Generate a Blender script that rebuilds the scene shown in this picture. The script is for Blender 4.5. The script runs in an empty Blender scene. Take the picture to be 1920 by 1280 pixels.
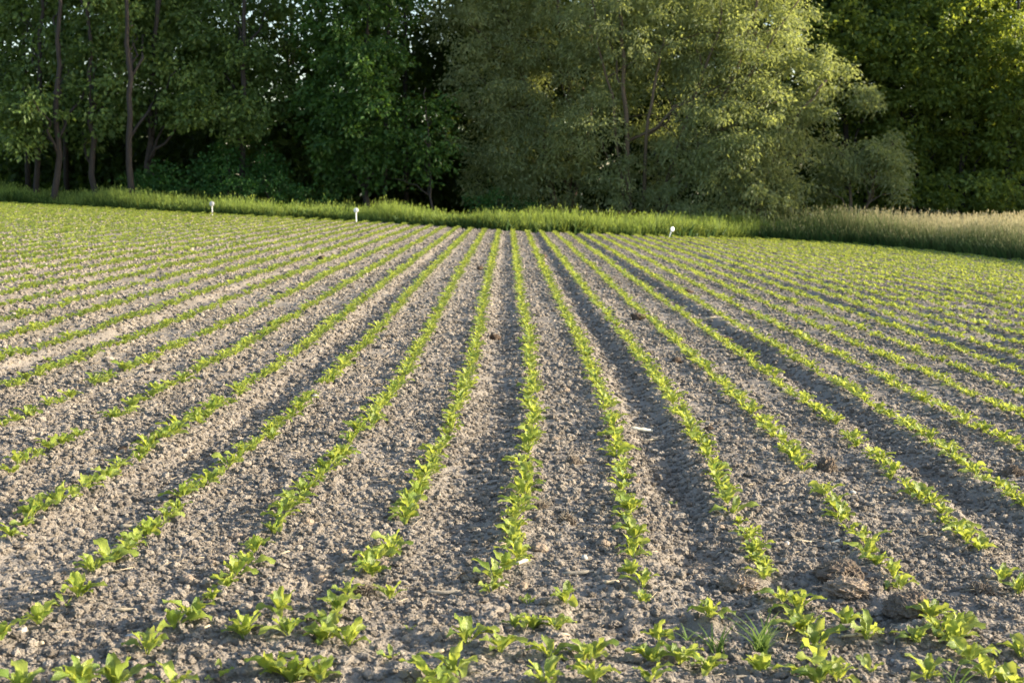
import bpy, math
import numpy as np
from mathutils import Vector, Matrix

RNG = np.random.default_rng(7)
SC = bpy.context.scene
C = SC.collection

# ------------------------------------------------------------------ camera
F_PX, W_PX, H_PX = 2667.0, 1920, 1280          # photograph's pixels; 50 mm on 36 mm
CAM_H = 1.47
PITCH = math.atan(284 / F_PX)
YAW = 7 / F_PX
SLOPE = 0.046                                   # the field falls gently to the right
cam_d = bpy.data.cameras.new('camera')
cam = bpy.data.objects.new('camera', cam_d); C.objects.link(cam)
cam.location = (0, 0, CAM_H)
cam.rotation_euler = (math.pi / 2 - PITCH, 0, -YAW)
cam_d.sensor_width = 36; cam_d.lens = 36 * F_PX / W_PX
cam_d.clip_start = 0.1; cam_d.clip_end = 3000
cam_d.dof.use_dof = True; cam_d.dof.focus_distance = 7.4; cam_d.dof.aperture_fstop = 5.8
SC.camera = cam

# ------------------------------------------------------------------ sky, sun, exposure
SUN_EL, SUN_AZ = math.radians(16), math.radians(89)     # azimuth clockwise from +Y (straight ahead)
world = bpy.data.worlds.new('World'); SC.world = world; world.use_nodes = True
wn = world.node_tree.nodes; wl = world.node_tree.links
bg = wn.get('Background') or wn.new('ShaderNodeBackground')
sky = wn.new('ShaderNodeTexSky'); sky.sky_type = 'NISHITA'; sky.sun_disc = False
sky.sun_elevation = SUN_EL; sky.sun_rotation = SUN_AZ
sky.air_density = 1.0; sky.dust_density = 1.5; sky.ozone_density = 1.0
wl.new(sky.outputs[0], bg.inputs['Color']); bg.inputs['Strength'].default_value = 0.14
sun_d = bpy.data.lights.new('sun', 'SUN'); sun_d.energy = 5.0; sun_d.angle = math.radians(0.55)
sun_d.color = (1.0, 0.87, 0.67)
sun = bpy.data.objects.new('sun', sun_d); C.objects.link(sun)
sdir = Vector((math.sin(SUN_AZ) * math.cos(SUN_EL), math.cos(SUN_AZ) * math.cos(SUN_EL), math.sin(SUN_EL)))
sun.rotation_euler = sdir.to_track_quat('Z', 'Y').to_euler()
sun.location = (30, 5, 20)
SC.view_settings.view_transform = 'Standard'; SC.view_settings.look = 'None'
SC.view_settings.exposure = 1.45; SC.view_settings.gamma = 1.0
SC.view_settings.use_curve_mapping = False
cy = SC.cycles
cy.max_bounces = 6; cy.diffuse_bounces = 3; cy.glossy_bounces = 2; cy.transmission_bounces = 4
cy.transparent_max_bounces = 6; cy.caustics_reflective = False; cy.caustics_refractive = False
cy.sample_clamp_indirect = 4.0
cy.use_denoising = True

# ------------------------------------------------------------------ projection helpers
_fh = np.array([math.sin(YAW), math.cos(YAW), 0]); _rt = np.array([math.cos(YAW), -math.sin(YAW), 0])
_up0 = np.array([0, 0, 1.0])
_fw = _fh * math.cos(PITCH) - _up0 * math.sin(PITCH); _up = _fh * math.sin(PITCH) + _up0 * math.cos(PITCH)
def ray(px, py):
    return _fw * F_PX + _rt * (px - 960) + _up * (640 - py)
def at(px, py, Y):                               # a point seen at that pixel at distance Y ahead
    d = ray(px, py); return np.array([0, 0, CAM_H]) + d * (Y / d[1])
def base_z(X):
    return -SLOPE * 60 * np.tanh(np.asarray(X, float) / 60)
def ground(px, py):                              # where that pixel's ray meets the ground
    d = ray(px, py); lo, hi = 0.0, 130 / F_PX
    for _ in range(50):
        s = (lo + hi) / 2
        if CAM_H + d[2] * s > float(base_z(d[0] * s)): lo = s
        else: hi = s
    return d[0] * s, d[1] * s
def project(X, Y, Z):
    v = np.stack([X, Y, Z - CAM_H], -1); dep = v @ _fw
    return 960 + F_PX * (v @ _rt) / dep, 640 - F_PX * (v @ _up) / dep

# ------------------------------------------------------------------ noise
_T = RNG.random((6, 256, 256))
def vnoise(x, y, k=0):
    xi = np.floor(x).astype(int); yi = np.floor(y).astype(int)
    fx = x - xi; fy = y - yi
    fx = fx * fx * (3 - 2 * fx); fy = fy * fy * (3 - 2 * fy)
    t = _T[k % 6]; a = xi & 255; b = yi & 255; a1 = (a + 1) & 255; b1 = (b + 1) & 255
    return (t[a, b] * (1 - fx) + t[a1, b] * fx) * (1 - fy) + (t[a, b1] * (1 - fx) + t[a1, b1] * fx) * fy
def rotn(x, y, s, k, a):
    c, sn = math.cos(a), math.sin(a)
    return vnoise((x * c - y * sn) * s + 37.1 * k, (x * sn + y * c) * s + 11.7 * k, k)

# ------------------------------------------------------------------ the rows and the soil's relief
ROW0, ROW = 0.171, 0.5
def bend(Y):
    Y = np.asarray(Y, float)
    near = np.clip(10.0 - Y, 0, 6)
    return -0.0185 * near ** 1.45 + 0.03 * np.exp(-((Y - 14) / 4) ** 2)
FURROWS = [-24, -20, -15, -12, -8, -4, -1, 1, 4, 9, 11, 16, 20, 24]      # spaces between rows that carry a wheel or hoe furrow
TRENCH = [(ground(1150, 1172)[1], 0.05, 0.10, ground(1040, 1172)[0], ground(1320, 1172)[0]),
          (ground(480, 1262)[1], 0.035, 0.10, ground(120, 1262)[0], ground(700, 1262)[0])]
PITS = [(ground(*p), r, dpt) for p, r, dpt in [((590, 1112), .10, .045), ((1300, 1040), .11, .05), ((1620, 1150), .13, .05), ((1500, 1110), .12, .035), ((1260, 1165), .09, .04)]]
def H(X, Y):
    X = np.asarray(X, float); Y = np.asarray(Y, float)
    z = base_z(X)
    r = (X - bend(Y) - ROW0) / ROW
    r = r + (rotn(X, Y, 1.6, 0, .3) - .5) * .10
    wob = (rotn(X, Y, 6, 1, .9) - .5) * .10
    for n in FURROWS:
        d = (r - (n + 0.5)) + wob
        depth = (.043 + .014 * math.sin(n * 1.7)) * (0.72 + .5 * rotn(X, Y, .55, 2, .2 + n))
        prof = 1 / (1 + np.exp((np.abs(d) - .22) / .04))
        z = z - depth * prof * np.clip((Y - 4.2) / 3.5, .12, 1)
        z = z + .007 * np.exp(-((np.abs(d) - .40) / .09) ** 2)
    fr = np.abs(r - np.round(r))
    z = z + .012 * np.exp(-(fr / .12) ** 2) * np.clip((Y - 5) / 1, 0, 1)
    # hoe lines running along the rows
    z = z + .010 * (vnoise((X - bend(Y)) * 13 + 3, Y * .35, 3) - .5)
    for y0, dp, w, xa, xb in TRENCH:
        m = 1 / (1 + np.exp(-(X - xa) / .05)) / (1 + np.exp((X - xb) / .05))
        yy = Y - y0 + (rotn(X, Y, 3, 4, 0) - .5) * .1
        z = z - dp * m * np.exp(-(yy / w) ** 2) + dp * .5 * m * np.exp(-((yy - w * 1.7) / w) ** 2)
    for (cx, cyy), rr, dp in PITS:
        q = ((X - cx) ** 2 + ((Y - cyy) / 1.3) ** 2) / rr ** 2
        z = z - dp * np.exp(-q) + dp * .35 * np.exp(-(np.sqrt(q) - 1.6) ** 2 / .12)
    # lumps
    z = z + .030 * (rotn(X, Y, 2.3, 5, .5) - .5) + .022 * (rotn(X, Y, 5.1, 0, 1.1) - .5)
    z = z + .014 * np.abs(rotn(X, Y, 11, 1, .4) * 2 - 1) + .009 * np.abs(rotn(X, Y, 23, 2, 1.3) * 2 - 1)
    fade = np.clip((16 - Y) / 6, 0, 1)
    z = z + fade * (.009 * np.abs(rotn(X, Y, 47, 3, .2) * 2 - 1) + .006 * np.abs(rotn(X, Y, 95, 4, .8) * 2 - 1))
    return z - .02

# ------------------------------------------------------------------ materials
def mat(name):
    m = bpy.data.materials.new(name); m.use_nodes = True
    nt = m.node_tree; nt.nodes.clear()
    out = nt.nodes.new('ShaderNodeOutputMaterial')
    return m, nt, out
def N(nt, typ, props=None, **ins):
    n = nt.nodes.new(typ)
    for k, v in (props or {}).items(): setattr(n, k, v)
    for k, v in ins.items():
        key = k.replace('_', ' ')
        s = n.inputs[key] if key in n.inputs else n.inputs[int(k[1:])]
        if isinstance(v, bpy.types.NodeSocket): nt.links.new(v, s)
        else: s.default_value = v
    return n
def rgb(c): return (c[0], c[1], c[2], 1)
def ramp(nt, fac, stops):
    r = nt.nodes.new('ShaderNodeValToRGB'); nt.links.new(fac, r.inputs[0])
    e = r.color_ramp.elements
    while len(e) < len(stops): e.new(.5)
    for i, (p, c) in enumerate(stops): e[i].position = p; e[i].color = rgb(c)
    return r.outputs[0]
def mix(nt, fac, a, b, typ='MIX'):
    n = nt.nodes.new('ShaderNodeMix'); n.data_type = 'RGBA'; n.blend_type = typ
    for s, v in ((n.inputs[0], fac), (n.inputs[6], a), (n.inputs[7], b)):
        if isinstance(v, bpy.types.NodeSocket): nt.links.new(v, s)
        else: s.default_value = v if isinstance(v, (int, float)) else rgb(v)
    return n.outputs[2]

def soil_material(name, dark, mid, light, bump=.9, local=False, rand=False):
    m, nt, out = mat(name)
    tc = N(nt, 'ShaderNodeTexCoord')
    co = tc.outputs['Object']
    n1 = N(nt, 'ShaderNodeTexNoise', Vector=co, Scale=2.2, Detail=5.0, Roughness=.6)
    n2 = N(nt, 'ShaderNodeTexNoise', Vector=co, Scale=38.0, Detail=6.0, Roughness=.7)
    n3 = N(nt, 'ShaderNodeTexVoronoi', Vector=co, Scale=85.0)
    f = N(nt, 'ShaderNodeMath', {'operation': 'MULTIPLY_ADD'}, i0=n2.outputs[0], i1=.54, i2=.0)
    f2 = N(nt, 'ShaderNodeMath', {'operation': 'MULTIPLY_ADD'}, i0=n1.outputs[0], i1=.46, i2=f.outputs[0])
    col = ramp(nt, f2.outputs[0], [(.30, dark), (.5, mid), (.70, light)])
    if rand:
        oi = N(nt, 'ShaderNodeObjectInfo')
        col = mix(nt, .75, col, ramp(nt, oi.outputs['Random'], [(0, dark), (.35, mid), (.8, light), (1, tuple(min(1, c * 1.15) for c in light))]))
    hb = N(nt, 'ShaderNodeMath', {'operation': 'MULTIPLY_ADD'}, i0=n3.outputs['Distance'], i1=-.5, i2=n2.outputs[0])
    b = N(nt, 'ShaderNodeBump', Strength=bump, Distance=.012, Height=hb.outputs[0])
    p = N(nt, 'ShaderNodeBsdfPrincipled', Base_Color=col, Roughness=.95, Normal=b.outputs[0])
    p.inputs['Specular IOR Level'].default_value = .15
    nt.links.new(p.outputs[0], out.inputs[0])
    return m

def leaf_material(name, lo, hi, trans, tw=.45, rough=.5, spec=.4, attr='tint', vein=False, trlo=.8, mid=None):
    m, nt, out = mat(name)
    a = N(nt, 'ShaderNodeAttribute', {'attribute_name': attr})
    if attr == 'tint': fac = a.outputs['Fac']
    else: fac = N(nt, 'ShaderNodeObjectInfo').outputs['Random']
    col = ramp(nt, fac, [(0, lo), (.38, mid), (1, hi)] if mid else [(0, lo), (1, hi)])
    tr = mix(nt, 1.0, ramp(nt, fac, [(0, tuple(c * trlo for c in trans)), (1, trans)]), (1, 1, 1), 'MULTIPLY')
    nrm = None
    if vein:
        uv = N(nt, 'ShaderNodeAttribute', {'attribute_name': 'leafuv'})
        sx = N(nt, 'ShaderNodeSeparateXYZ', Vector=uv.outputs['Vector'])
        ab = N(nt, 'ShaderNodeMath', {'operation': 'ABSOLUTE'}, i0=sx.outputs[0])
        rib = ramp(nt, ab.outputs[0], [(.0, (1, 1, 1)), (.13, (.0, .0, .0))])
        pet = ramp(nt, sx.outputs[1], [(.30, (1, 1, 1)), (.45, (0, 0, 0))])
        rr = mix(nt, 1.0, rib, pet, 'LIGHTEN')
        col = mix(nt, N(nt, 'ShaderNodeMath', {'operation': 'MULTIPLY'}, i0=rr, i1=.6).outputs[0], col, (.34, .44, .12))
        nz = N(nt, 'ShaderNodeTexNoise', Vector=uv.outputs['Vector'], Scale=7.0, Detail=3.0)
        nrm = N(nt, 'ShaderNodeBump', Strength=.5, Distance=.01, Height=nz.outputs[0]).outputs[0]
    p = N(nt, 'ShaderNodeBsdfPrincipled', Base_Color=col, Roughness=rough)
    p.inputs['Specular IOR Level'].default_value = spec
    t = N(nt, 'ShaderNodeBsdfTranslucent', Color=tr)
    if nrm: nt.links.new(nrm, p.inputs['Normal'])
    ms = N(nt, 'ShaderNodeMixShader', i0=tw)
    nt.links.new(p.outputs[0], ms.inputs[1]); nt.links.new(t.outputs[0], ms.inputs[2])
    nt.links.new(ms.outputs[0], out.inputs[0])
    return m

def plain_material(name, lo, hi, scale=20.0, rough=.8, bump=.4, stretch=None, dist=.01):
    m, nt, out = mat(name)
    tc = N(nt, 'ShaderNodeTexCoord'); co = tc.outputs['Object']
    if stretch:
        mp = N(nt, 'ShaderNodeMapping', Vector=co); mp.inputs['Scale'].default_value = stretch; co = mp.outputs[0]
    n = N(nt, 'ShaderNodeTexNoise', Vector=co, Scale=scale, Detail=6.0, Roughness=.65)
    col = ramp(nt, n.outputs[0], [(.3, lo), (.7, hi)])
    b = N(nt, 'ShaderNodeBump', Strength=bump, Distance=dist, Height=n.outputs[0])
    p = N(nt, 'ShaderNodeBsdfPrincipled', Base_Color=col, Roughness=rough, Normal=b.outputs[0])
    p.inputs['Specular IOR Level'].default_value = .25
    nt.links.new(p.outputs[0], out.inputs[0])
    return m

M = {}
M['soil'] = soil_material('soil', (.15, .130, .108), (.245, .213, .178), (.345, .303, .255))
M['crumb'] = soil_material('crumb', (.145, .125, .104), (.235, .204, .170), (.355, .312, .262), bump=.6, rand=True)
M['clod'] = soil_material('clod', (.085, .065, .05), (.15, .117, .09), (.225, .182, .142), bump=1.0)
M['dark_clod'] = soil_material('dark_clod', (.05, .036, .026), (.095, .068, .048), (.16, .118, .083), bump=1.0)
M['clod_pale'] = soil_material('clod_pale', (.19, .15, .115), (.27, .215, .165), (.35, .285, .22), bump=1.0)
M['stone'] = plain_material('stone', (.26, .24, .22), (.42, .40, .37), 25, .75, .4)
M['white_stone'] = plain_material('white_stone', (.33, .315, .285), (.50, .48, .44), 25, .7, .3)
M['straw'] = plain_material('straw', (.36, .29, .19), (.56, .47, .33), 60, .7, .4, (1, 12, 1), .003)
M['stalk'] = plain_material('stalk', (.26, .22, .17), (.44, .38, .29), 60, .8, .5, (1, 12, 1), .004)
M['pale_stalk'] = plain_material('pale_stalk', (.60, .54, .42), (.76, .70, .58), 60, .7, .4, (1, 12, 1), .003)
M['white_paint'] = plain_material('white_paint', (.74, .74, .73), (.82, .82, .81), 8, .45, .05)
M['grey_paint'] = plain_material('grey_paint', (.42, .42, .42), (.55, .55, .54), 8, .6, .1)
M['bark'] = plain_material('bark', (.026, .023, .021), (.065, .056, .05), 9, .95, 1.0, (6, 6, 1), .03)
M['willow_bark'] = plain_material('willow_bark', (.07, .055, .04), (.16, .125, .09), 9, .95, 1.0, (6, 6, 1), .03)
M['floor'] = plain_material('woodland_floor', (.03, .035, .015), (.07, .065, .03), 3, 1, .5, None, .05)
M['beet'] = leaf_material('beet_leaf', (.125, .205, .028), (.31, .37, .065), (.55, .61, .09), .42, .38, .5, 'random', True)
M['beet_far'] = leaf_material('beet_leaf_far', (.125, .205, .028), (.31, .37, .065), (.55, .61, .09), .42, .38, .5, 'tint', True)
M['broad'] = leaf_material('broad_leaf', (.022, .055, .013), (.15, .225, .055), (.24, .34, .045), .35, .5, .35)
M['maple'] = leaf_material('maple_leaf', (.020, .062, .012), (.075, .155, .028), (.14, .26, .03), .35, .5, .35)
M['willow'] = leaf_material('willow_leaf', (.125, .165, .092), (.245, .28, .145), (.54, .60, .145), .46, .55, .3)
M['right'] = leaf_material('wood_leaf', (.045, .085, .020), (.16, .215, .05), (.46, .54, .06), .45, .5, .3)
M['deep'] = leaf_material('deep_wood_leaf_shaded', (.022, .045, .010), (.045, .08, .016), (.14, .20, .02), .35, .5, .2)  # darker than the front leaves: shade of the wood's interior put into the colour
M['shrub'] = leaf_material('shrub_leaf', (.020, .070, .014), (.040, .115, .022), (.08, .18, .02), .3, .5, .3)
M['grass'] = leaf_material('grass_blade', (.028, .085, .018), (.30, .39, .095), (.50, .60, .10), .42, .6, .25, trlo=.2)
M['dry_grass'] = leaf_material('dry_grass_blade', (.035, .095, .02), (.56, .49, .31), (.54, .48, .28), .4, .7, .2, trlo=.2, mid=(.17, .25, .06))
M['tuft'] = leaf_material('tuft_blade', (.09, .16, .04), (.17, .25, .08), (.25, .36, .08), .4, .75, .12, 'random')

# ------------------------------------------------------------------ mesh helpers
def mesh_np(name, V, Fq, smooth=False, attrs=None):
    V = np.asarray(V, np.float32); Fq = np.asarray(Fq, np.int32)
    me = bpy.data.meshes.new(name); k = Fq.shape[1]
    me.vertices.add(len(V)); me.vertices.foreach_set('co', V.ravel())
    me.loops.add(Fq.size); me.loops.foreach_set('vertex_index', Fq.ravel())
    me.polygons.add(len(Fq)); me.polygons.foreach_set('loop_start', np.arange(0, Fq.size, k, dtype=np.int32))
    me.polygons.foreach_set('loop_total', np.full(len(Fq), k, np.int32))
    me.polygons.foreach_set('use_smooth', np.full(len(Fq), smooth, bool))
    for an, (typ, arr) in (attrs or {}).items():
        a = me.attributes.new(an, typ, 'POINT')
        a.data.foreach_set('vector' if typ == 'FLOAT_VECTOR' else 'value', np.asarray(arr, np.float32).ravel())
    me.update(calc_edges=True); me.validate()
    return me
def link(name, me, m=None, parent=None):
    o = bpy.data.objects.new(name, me); C.objects.link(o)
    if m is not None and me is not None and not me.materials: me.materials.append(m)
    if parent is not None: o.parent = parent
    return o
def tag(o, label=None, cat=None, group=None, kind=None):
    for k, v in (('label', label), ('category', cat), ('group', group), ('kind', kind)):
        if v: o[k] = v
    return o
def empty(name, loc=(0, 0, 0), rz=0):
    e = bpy.data.objects.new(name, None); C.objects.link(e); e.empty_display_size = .05
    e.location = tuple(float(v) for v in loc); e.rotation_euler = (0, 0, rz); return e
class MB:
    def __init__(s): s.v = []; s.f = []; s.n = 0
    def add(s, V, Fq):
        s.v.append(np.asarray(V, float)); s.f.append(np.asarray(Fq, int) + s.n); s.n += len(V)
    def tube(s, pts, rad, sides=8, rough=0, rng=RNG):
        pts = np.asarray(pts, float); n = len(pts)
        T = np.gradient(pts, axis=0); T /= np.linalg.norm(T, axis=1)[:, None] + 1e-9
        ref = np.array([0, 1, 0.]) if abs(T[0][1]) < .9 else np.array([1., 0, 0])
        V = []
        for i in range(n):
            a = np.cross(T[i], ref); a /= np.linalg.norm(a); b = np.cross(T[i], a)
            th = np.arange(sides) * 2 * math.pi / sides
            r = rad[i] * (1 + rough * (rng.random(sides) - .5))
            V.append(pts[i] + np.cos(th)[:, None] * a * r[:, None] + np.sin(th)[:, None] * b * r[:, None] if rough else pts[i] + (np.cos(th)[:, None] * a + np.sin(th)[:, None] * b) * rad[i])
        V = np.concatenate(V)
        Fq = [(i * sides + j, i * sides + (j + 1) % sides, (i + 1) * sides + (j + 1) % sides, (i + 1) * sides + j) for i in range(n - 1) for j in range(sides)]
        c0 = len(V); V = np.concatenate([V, [pts[0]], [pts[-1]]])
        for j in range(sides):
            Fq.append((c0, (j + 1) % sides, j, c0)); Fq.append((c0 + 1, (n - 1) * sides + j, (n - 1) * sides + (j + 1) % sides, c0 + 1))
        s.add(V, Fq)
    def mesh(s, name, smooth=True):
        V = np.concatenate(s.v); Fq = np.concatenate(s.f)
        me = bpy.data.meshes.new(name)
        faces = [tuple(dict.fromkeys(int(i) for i in q)) for q in Fq]
        me.from_pydata(V.tolist(), [], faces); me.update()
        me.polygons.foreach_set('use_smooth', np.full(len(me.polygons), smooth, bool))
        return me

# ------------------------------------------------------------------ ground: a wide sheet and the field on it
gx = np.concatenate([-np.geomspace(900, 30, 24), np.linspace(-28, 28, 57), np.geomspace(30, 900, 24)])
gy = np.concatenate([-np.geomspace(600, 10, 14), np.linspace(-8, 100, 109), np.geomspace(104, 1500, 24)])
GX, GY = np.meshgrid(gx, gy, indexing='ij')
GZ = base_z(GX) - .16
def grid_faces(a, b):
    i = np.arange(a - 1)[:, None] * b + np.arange(b - 1)[None]
    return np.stack([i, i + b, i + b + 1, i + 1], -1).reshape(-1, 4)
m, nt, out = mat('ground')
tc = N(nt, 'ShaderNodeTexCoord'); sx = N(nt, 'ShaderNodeSeparateXYZ', Vector=tc.outputs['Object'])
nz = N(nt, 'ShaderNodeTexNoise', Vector=tc.outputs['Object'], Scale=1.5, Detail=8.0)
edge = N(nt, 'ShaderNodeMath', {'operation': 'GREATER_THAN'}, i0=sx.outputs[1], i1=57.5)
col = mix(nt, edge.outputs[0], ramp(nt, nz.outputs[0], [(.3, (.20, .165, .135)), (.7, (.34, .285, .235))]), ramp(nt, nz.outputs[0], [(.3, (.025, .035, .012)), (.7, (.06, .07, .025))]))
p = N(nt, 'ShaderNodeBsdfPrincipled', Base_Color=col, Roughness=1.0)
nt.links.new(p.outputs[0], out.inputs[0])
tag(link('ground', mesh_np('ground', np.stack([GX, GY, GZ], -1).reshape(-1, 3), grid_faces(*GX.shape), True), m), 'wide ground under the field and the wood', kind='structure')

inv = np.linspace(1 / 3.3, 1 / 60, 500); fy = 1 / inv
fu = np.linspace(-1, 1, 780)
FX = fu[None] * (.40 * fy[:, None] + 1.9); FY = np.repeat(fy[:, None], 780, 1)
FZ = H(FX, FY)
tag(link('field_soil', mesh_np('field_soil', np.stack([FX, FY, FZ], -1).reshape(-1, 3), grid_faces(*FX.shape)[:, ::-1], True), M['soil']), 'dry crumbly grey brown soil of the tilled beet field', kind='structure')

# ------------------------------------------------------------------ soil crumbs: tens of thousands of small clods
def crumb_tree():
    ng = bpy.data.node_groups.new('soil_crumbs', 'GeometryNodeTree')
    ng.interface.new_socket(name='Geometry', in_out='INPUT', socket_type='NodeSocketGeometry')
    ng.interface.new_socket(name='Geometry', in_out='OUTPUT', socket_type='NodeSocketGeometry')
    nd = ng.nodes; lk = ng.links
    gi = nd.new('NodeGroupInput'); go = nd.new('NodeGroupOutput')
    join = nd.new('GeometryNodeGeometryToInstance')
    for k in range(6):
        ico = nd.new('GeometryNodeMeshIcoSphere'); ico.inputs['Radius'].default_value = 1; ico.inputs['Subdivisions'].default_value = 3
        sp = nd.new('GeometryNodeSetPosition')
        pos = nd.new('GeometryNodeInputPosition')
        add = nd.new('ShaderNodeVectorMath'); add.operation = 'ADD'; add.inputs[1].default_value = (k * 7.3, k * 3.1, k * 1.7)
        no = nd.new('ShaderNodeTexNoise'); no.inputs['Scale'].default_value = 1.3; no.inputs['Detail'].default_value = 2.5; no.inputs['Roughness'].default_value = .65
        mth = nd.new('ShaderNodeMath'); mth.operation = 'MULTIPLY_ADD'; mth.inputs[1].default_value = 1.9; mth.inputs[2].default_value = -.95
        sc = nd.new('ShaderNodeVectorMath'); sc.operation = 'SCALE'
        lk.new(pos.outputs[0], add.inputs[0]); lk.new(add.outputs[0], no.inputs['Vector']); lk.new(no.outputs[0], mth.inputs[0])
        lk.new(pos.outputs[0], sc.inputs[0]); lk.new(mth.outputs[0], sc.inputs['Scale'])
        lk.new(ico.outputs[0], sp.inputs['Geometry']); lk.new(sc.outputs[0], sp.inputs['Offset'])
        sm = nd.new('GeometryNodeSetMaterial'); sm.inputs['Material'].default_value = M['crumb']
        lk.new(sp.outputs[0], sm.inputs[0]); lk.new(sm.outputs[0], join.inputs[0])
    iop = nd.new('GeometryNodeInstanceOnPoints'); iop.inputs['Pick Instance'].default_value = True
    def named(n, t='FLOAT_VECTOR'):
        a = nd.new('GeometryNodeInputNamedAttribute'); a.data_type = t; a.inputs['Name'].default_value = n; return a.outputs[0]
    rv = nd.new('FunctionNodeRandomValue'); rv.data_type = 'INT'
    ints = [s for s in rv.inputs if s.type == 'INT' and s.enabled]
    ints[0].default_value = 0; ints[1].default_value = 5
    oi = [s for s in rv.outputs if s.type == 'INT'][0]
    e2r = nd.new('FunctionNodeEulerToRotation'); lk.new(named('rot'), e2r.inputs[0])
    lk.new(gi.outputs[0], iop.inputs['Points']); lk.new(join.outputs[0], iop.inputs['Instance'])
    lk.new(oi, iop.inputs['Instance Index']); lk.new(e2r.outputs[0], iop.inputs['Rotation']); lk.new(named('scl'), iop.inputs['Scale'])
    lk.new(iop.outputs[0], go.inputs[0])
    return ng
def crumbs():
    rng = np.random.default_rng(21)
    P, S = [], []
    for y0, y1, dens, rmin, rmax in [(3.4, 6.5, 5600, .003, .020), (6.5, 10, 2600, .0045, .023), (10, 16, 700, .0075, .028), (16, 28, 170, .012, .030), (28, 54, 40, .018, .036)]:
        e_ = 3.6; area = .37 * ((y1 + e_) ** 2 - (y0 + e_) ** 2); n = int(area * dens)
        Y = np.sqrt(rng.random(n) * ((y1 + e_) ** 2 - (y0 + e_) ** 2) + (y0 + e_) ** 2) - e_
        X = (rng.random(n) * 2 - 1) * .37 * (Y + e_)
        keep = rng.random(n) < .12 + 1.5 * (rotn(X, Y, 1.1, 3, .7) * .6 + rotn(X, Y, 4.3, 4, .2) * .4) ** 1.6 * 1.3
        X, Y = X[keep], Y[keep]
        r = rmin * (1 - rng.random(len(X)) * (1 - (rmin / rmax) ** 1.9)) ** (-1 / 1.9)
        Z = H(X, Y) + r * .25
        P.append(np.stack([X, Y, Z], -1)); S.append(np.stack([r * rng.uniform(.8, 1.3, len(r)), r * rng.uniform(.8, 1.3, len(r)), r * rng.uniform(.6, .95, len(r))], -1))
    P = np.concatenate(P); S = np.concatenate(S)
    me = bpy.data.meshes.new('soil_crumbs'); me.vertices.add(len(P)); me.vertices.foreach_set('co', P.astype(np.float32).ravel())
    a = me.attributes.new('scl', 'FLOAT_VECTOR', 'POINT'); a.data.foreach_set('vector', S.astype(np.float32).ravel())
    R = np.stack([rng.uniform(-.5, .5, len(P)), rng.uniform(-.5, .5, len(P)), rng.uniform(0, 6.28, len(P))], -1)
    a = me.attributes.new('rot', 'FLOAT_VECTOR', 'POINT'); a.data.foreach_set('vector', R.astype(np.float32).ravel())
    me.update()
    o = link('soil_crumbs', me, M['crumb']); md = o.modifiers.new('scatter', 'NODES'); md.node_group = crumb_tree()
    tag(o, 'countless small dry soil crumbs covering the tilled ground', 'soil', kind='stuff')
    print('crumbs', len(P))
crumbs()

# ------------------------------------------------------------------ grass verge and dry meadow
EDGE = np.array([ground(*p) for p in [(-260, 366), (0, 380), (400, 402), (668, 415), (940, 432), (1258, 444), (1430, 448)]])
REDGE = np.array([ground(*p) for p in [(1430, 448), (1600, 458), (1760, 472), (1920, 490), (2160, 520), (2600, 580)]])
def edge_y(X): return np.interp(X, EDGE[:, 0], EDGE[:, 1])
def redge_x(Y):
    o = np.argsort(REDGE[:, 1]); return np.interp(Y, REDGE[o, 1], REDGE[o, 0])
print('EDGE', EDGE.round(1).tolist(), 'REDGE', REDGE.round(1).tolist())
def blades(P, hgt, wid, lean, tint, rng, heads=.0, grad=None):
    n = len(P); th = rng.uniform(0, 2 * math.pi, n); side = np.stack([np.cos(th), np.sin(th), np.zeros(n)], -1) * wid[:, None] / 2
    la = rng.uniform(0, 2 * math.pi, n); ld = np.stack([np.cos(la), np.sin(la), np.zeros(n)], -1) * (lean * hgt)[:, None]
    up = np.array([0, 0, 1.0])
    p1 = P + ld * .25 + up * (hgt * .55)[:, None]; p2 = P + ld + up * (hgt * (1 - .25 * lean))[:, None]
    V = np.stack([P - side, P + side, p1 + side * .8, p1 - side * .8, p2 + side * .3, p2 - side * .3], 1).reshape(-1, 3)
    b = np.arange(n)[:, None] * 6
    Fq = np.concatenate([b + [0, 1, 2, 3], b + [3, 2, 4, 5]])
    T = (tint[:, None] * (1 if grad is None else np.array(grad)[[0, 0, 1, 1, 2, 2]]) + (np.array([-.35, -.35, 0, 0, .30, .30]) if grad is None else 0)).clip(0, 1).ravel()  # tips paler like ripening grass; bases darkened, shade painted into the tint
    if heads > 0:
        k = np.where(rng.random(n) < heads)[0]
        q = p2[k]; hh = rng.uniform(.07, .16, len(k)); ww = rng.uniform(.012, .028, len(k))
        s2 = side[k] / (np.linalg.norm(side[k], axis=1)[:, None] + 1e-9) * ww[:, None]
        o2 = np.cross(s2, up)
        tip = q + up * hh[:, None] * .9 + ld[k] * .12
        md = (q + tip) / 2
        V2 = np.stack([q, md + s2, tip, md - s2, q, md + o2, tip, md - o2], 1).reshape(-1, 3)
        c = len(V) + np.arange(len(k))[:, None] * 8
        V = np.concatenate([V, V2]); Fq = np.concatenate([Fq, c + [0, 1, 2, 3], c + [4, 5, 6, 7]])
        T = np.concatenate([T, np.repeat(np.clip(tint[k] + .35, 0, 1), 8)])
    return V, Fq, T
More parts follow.
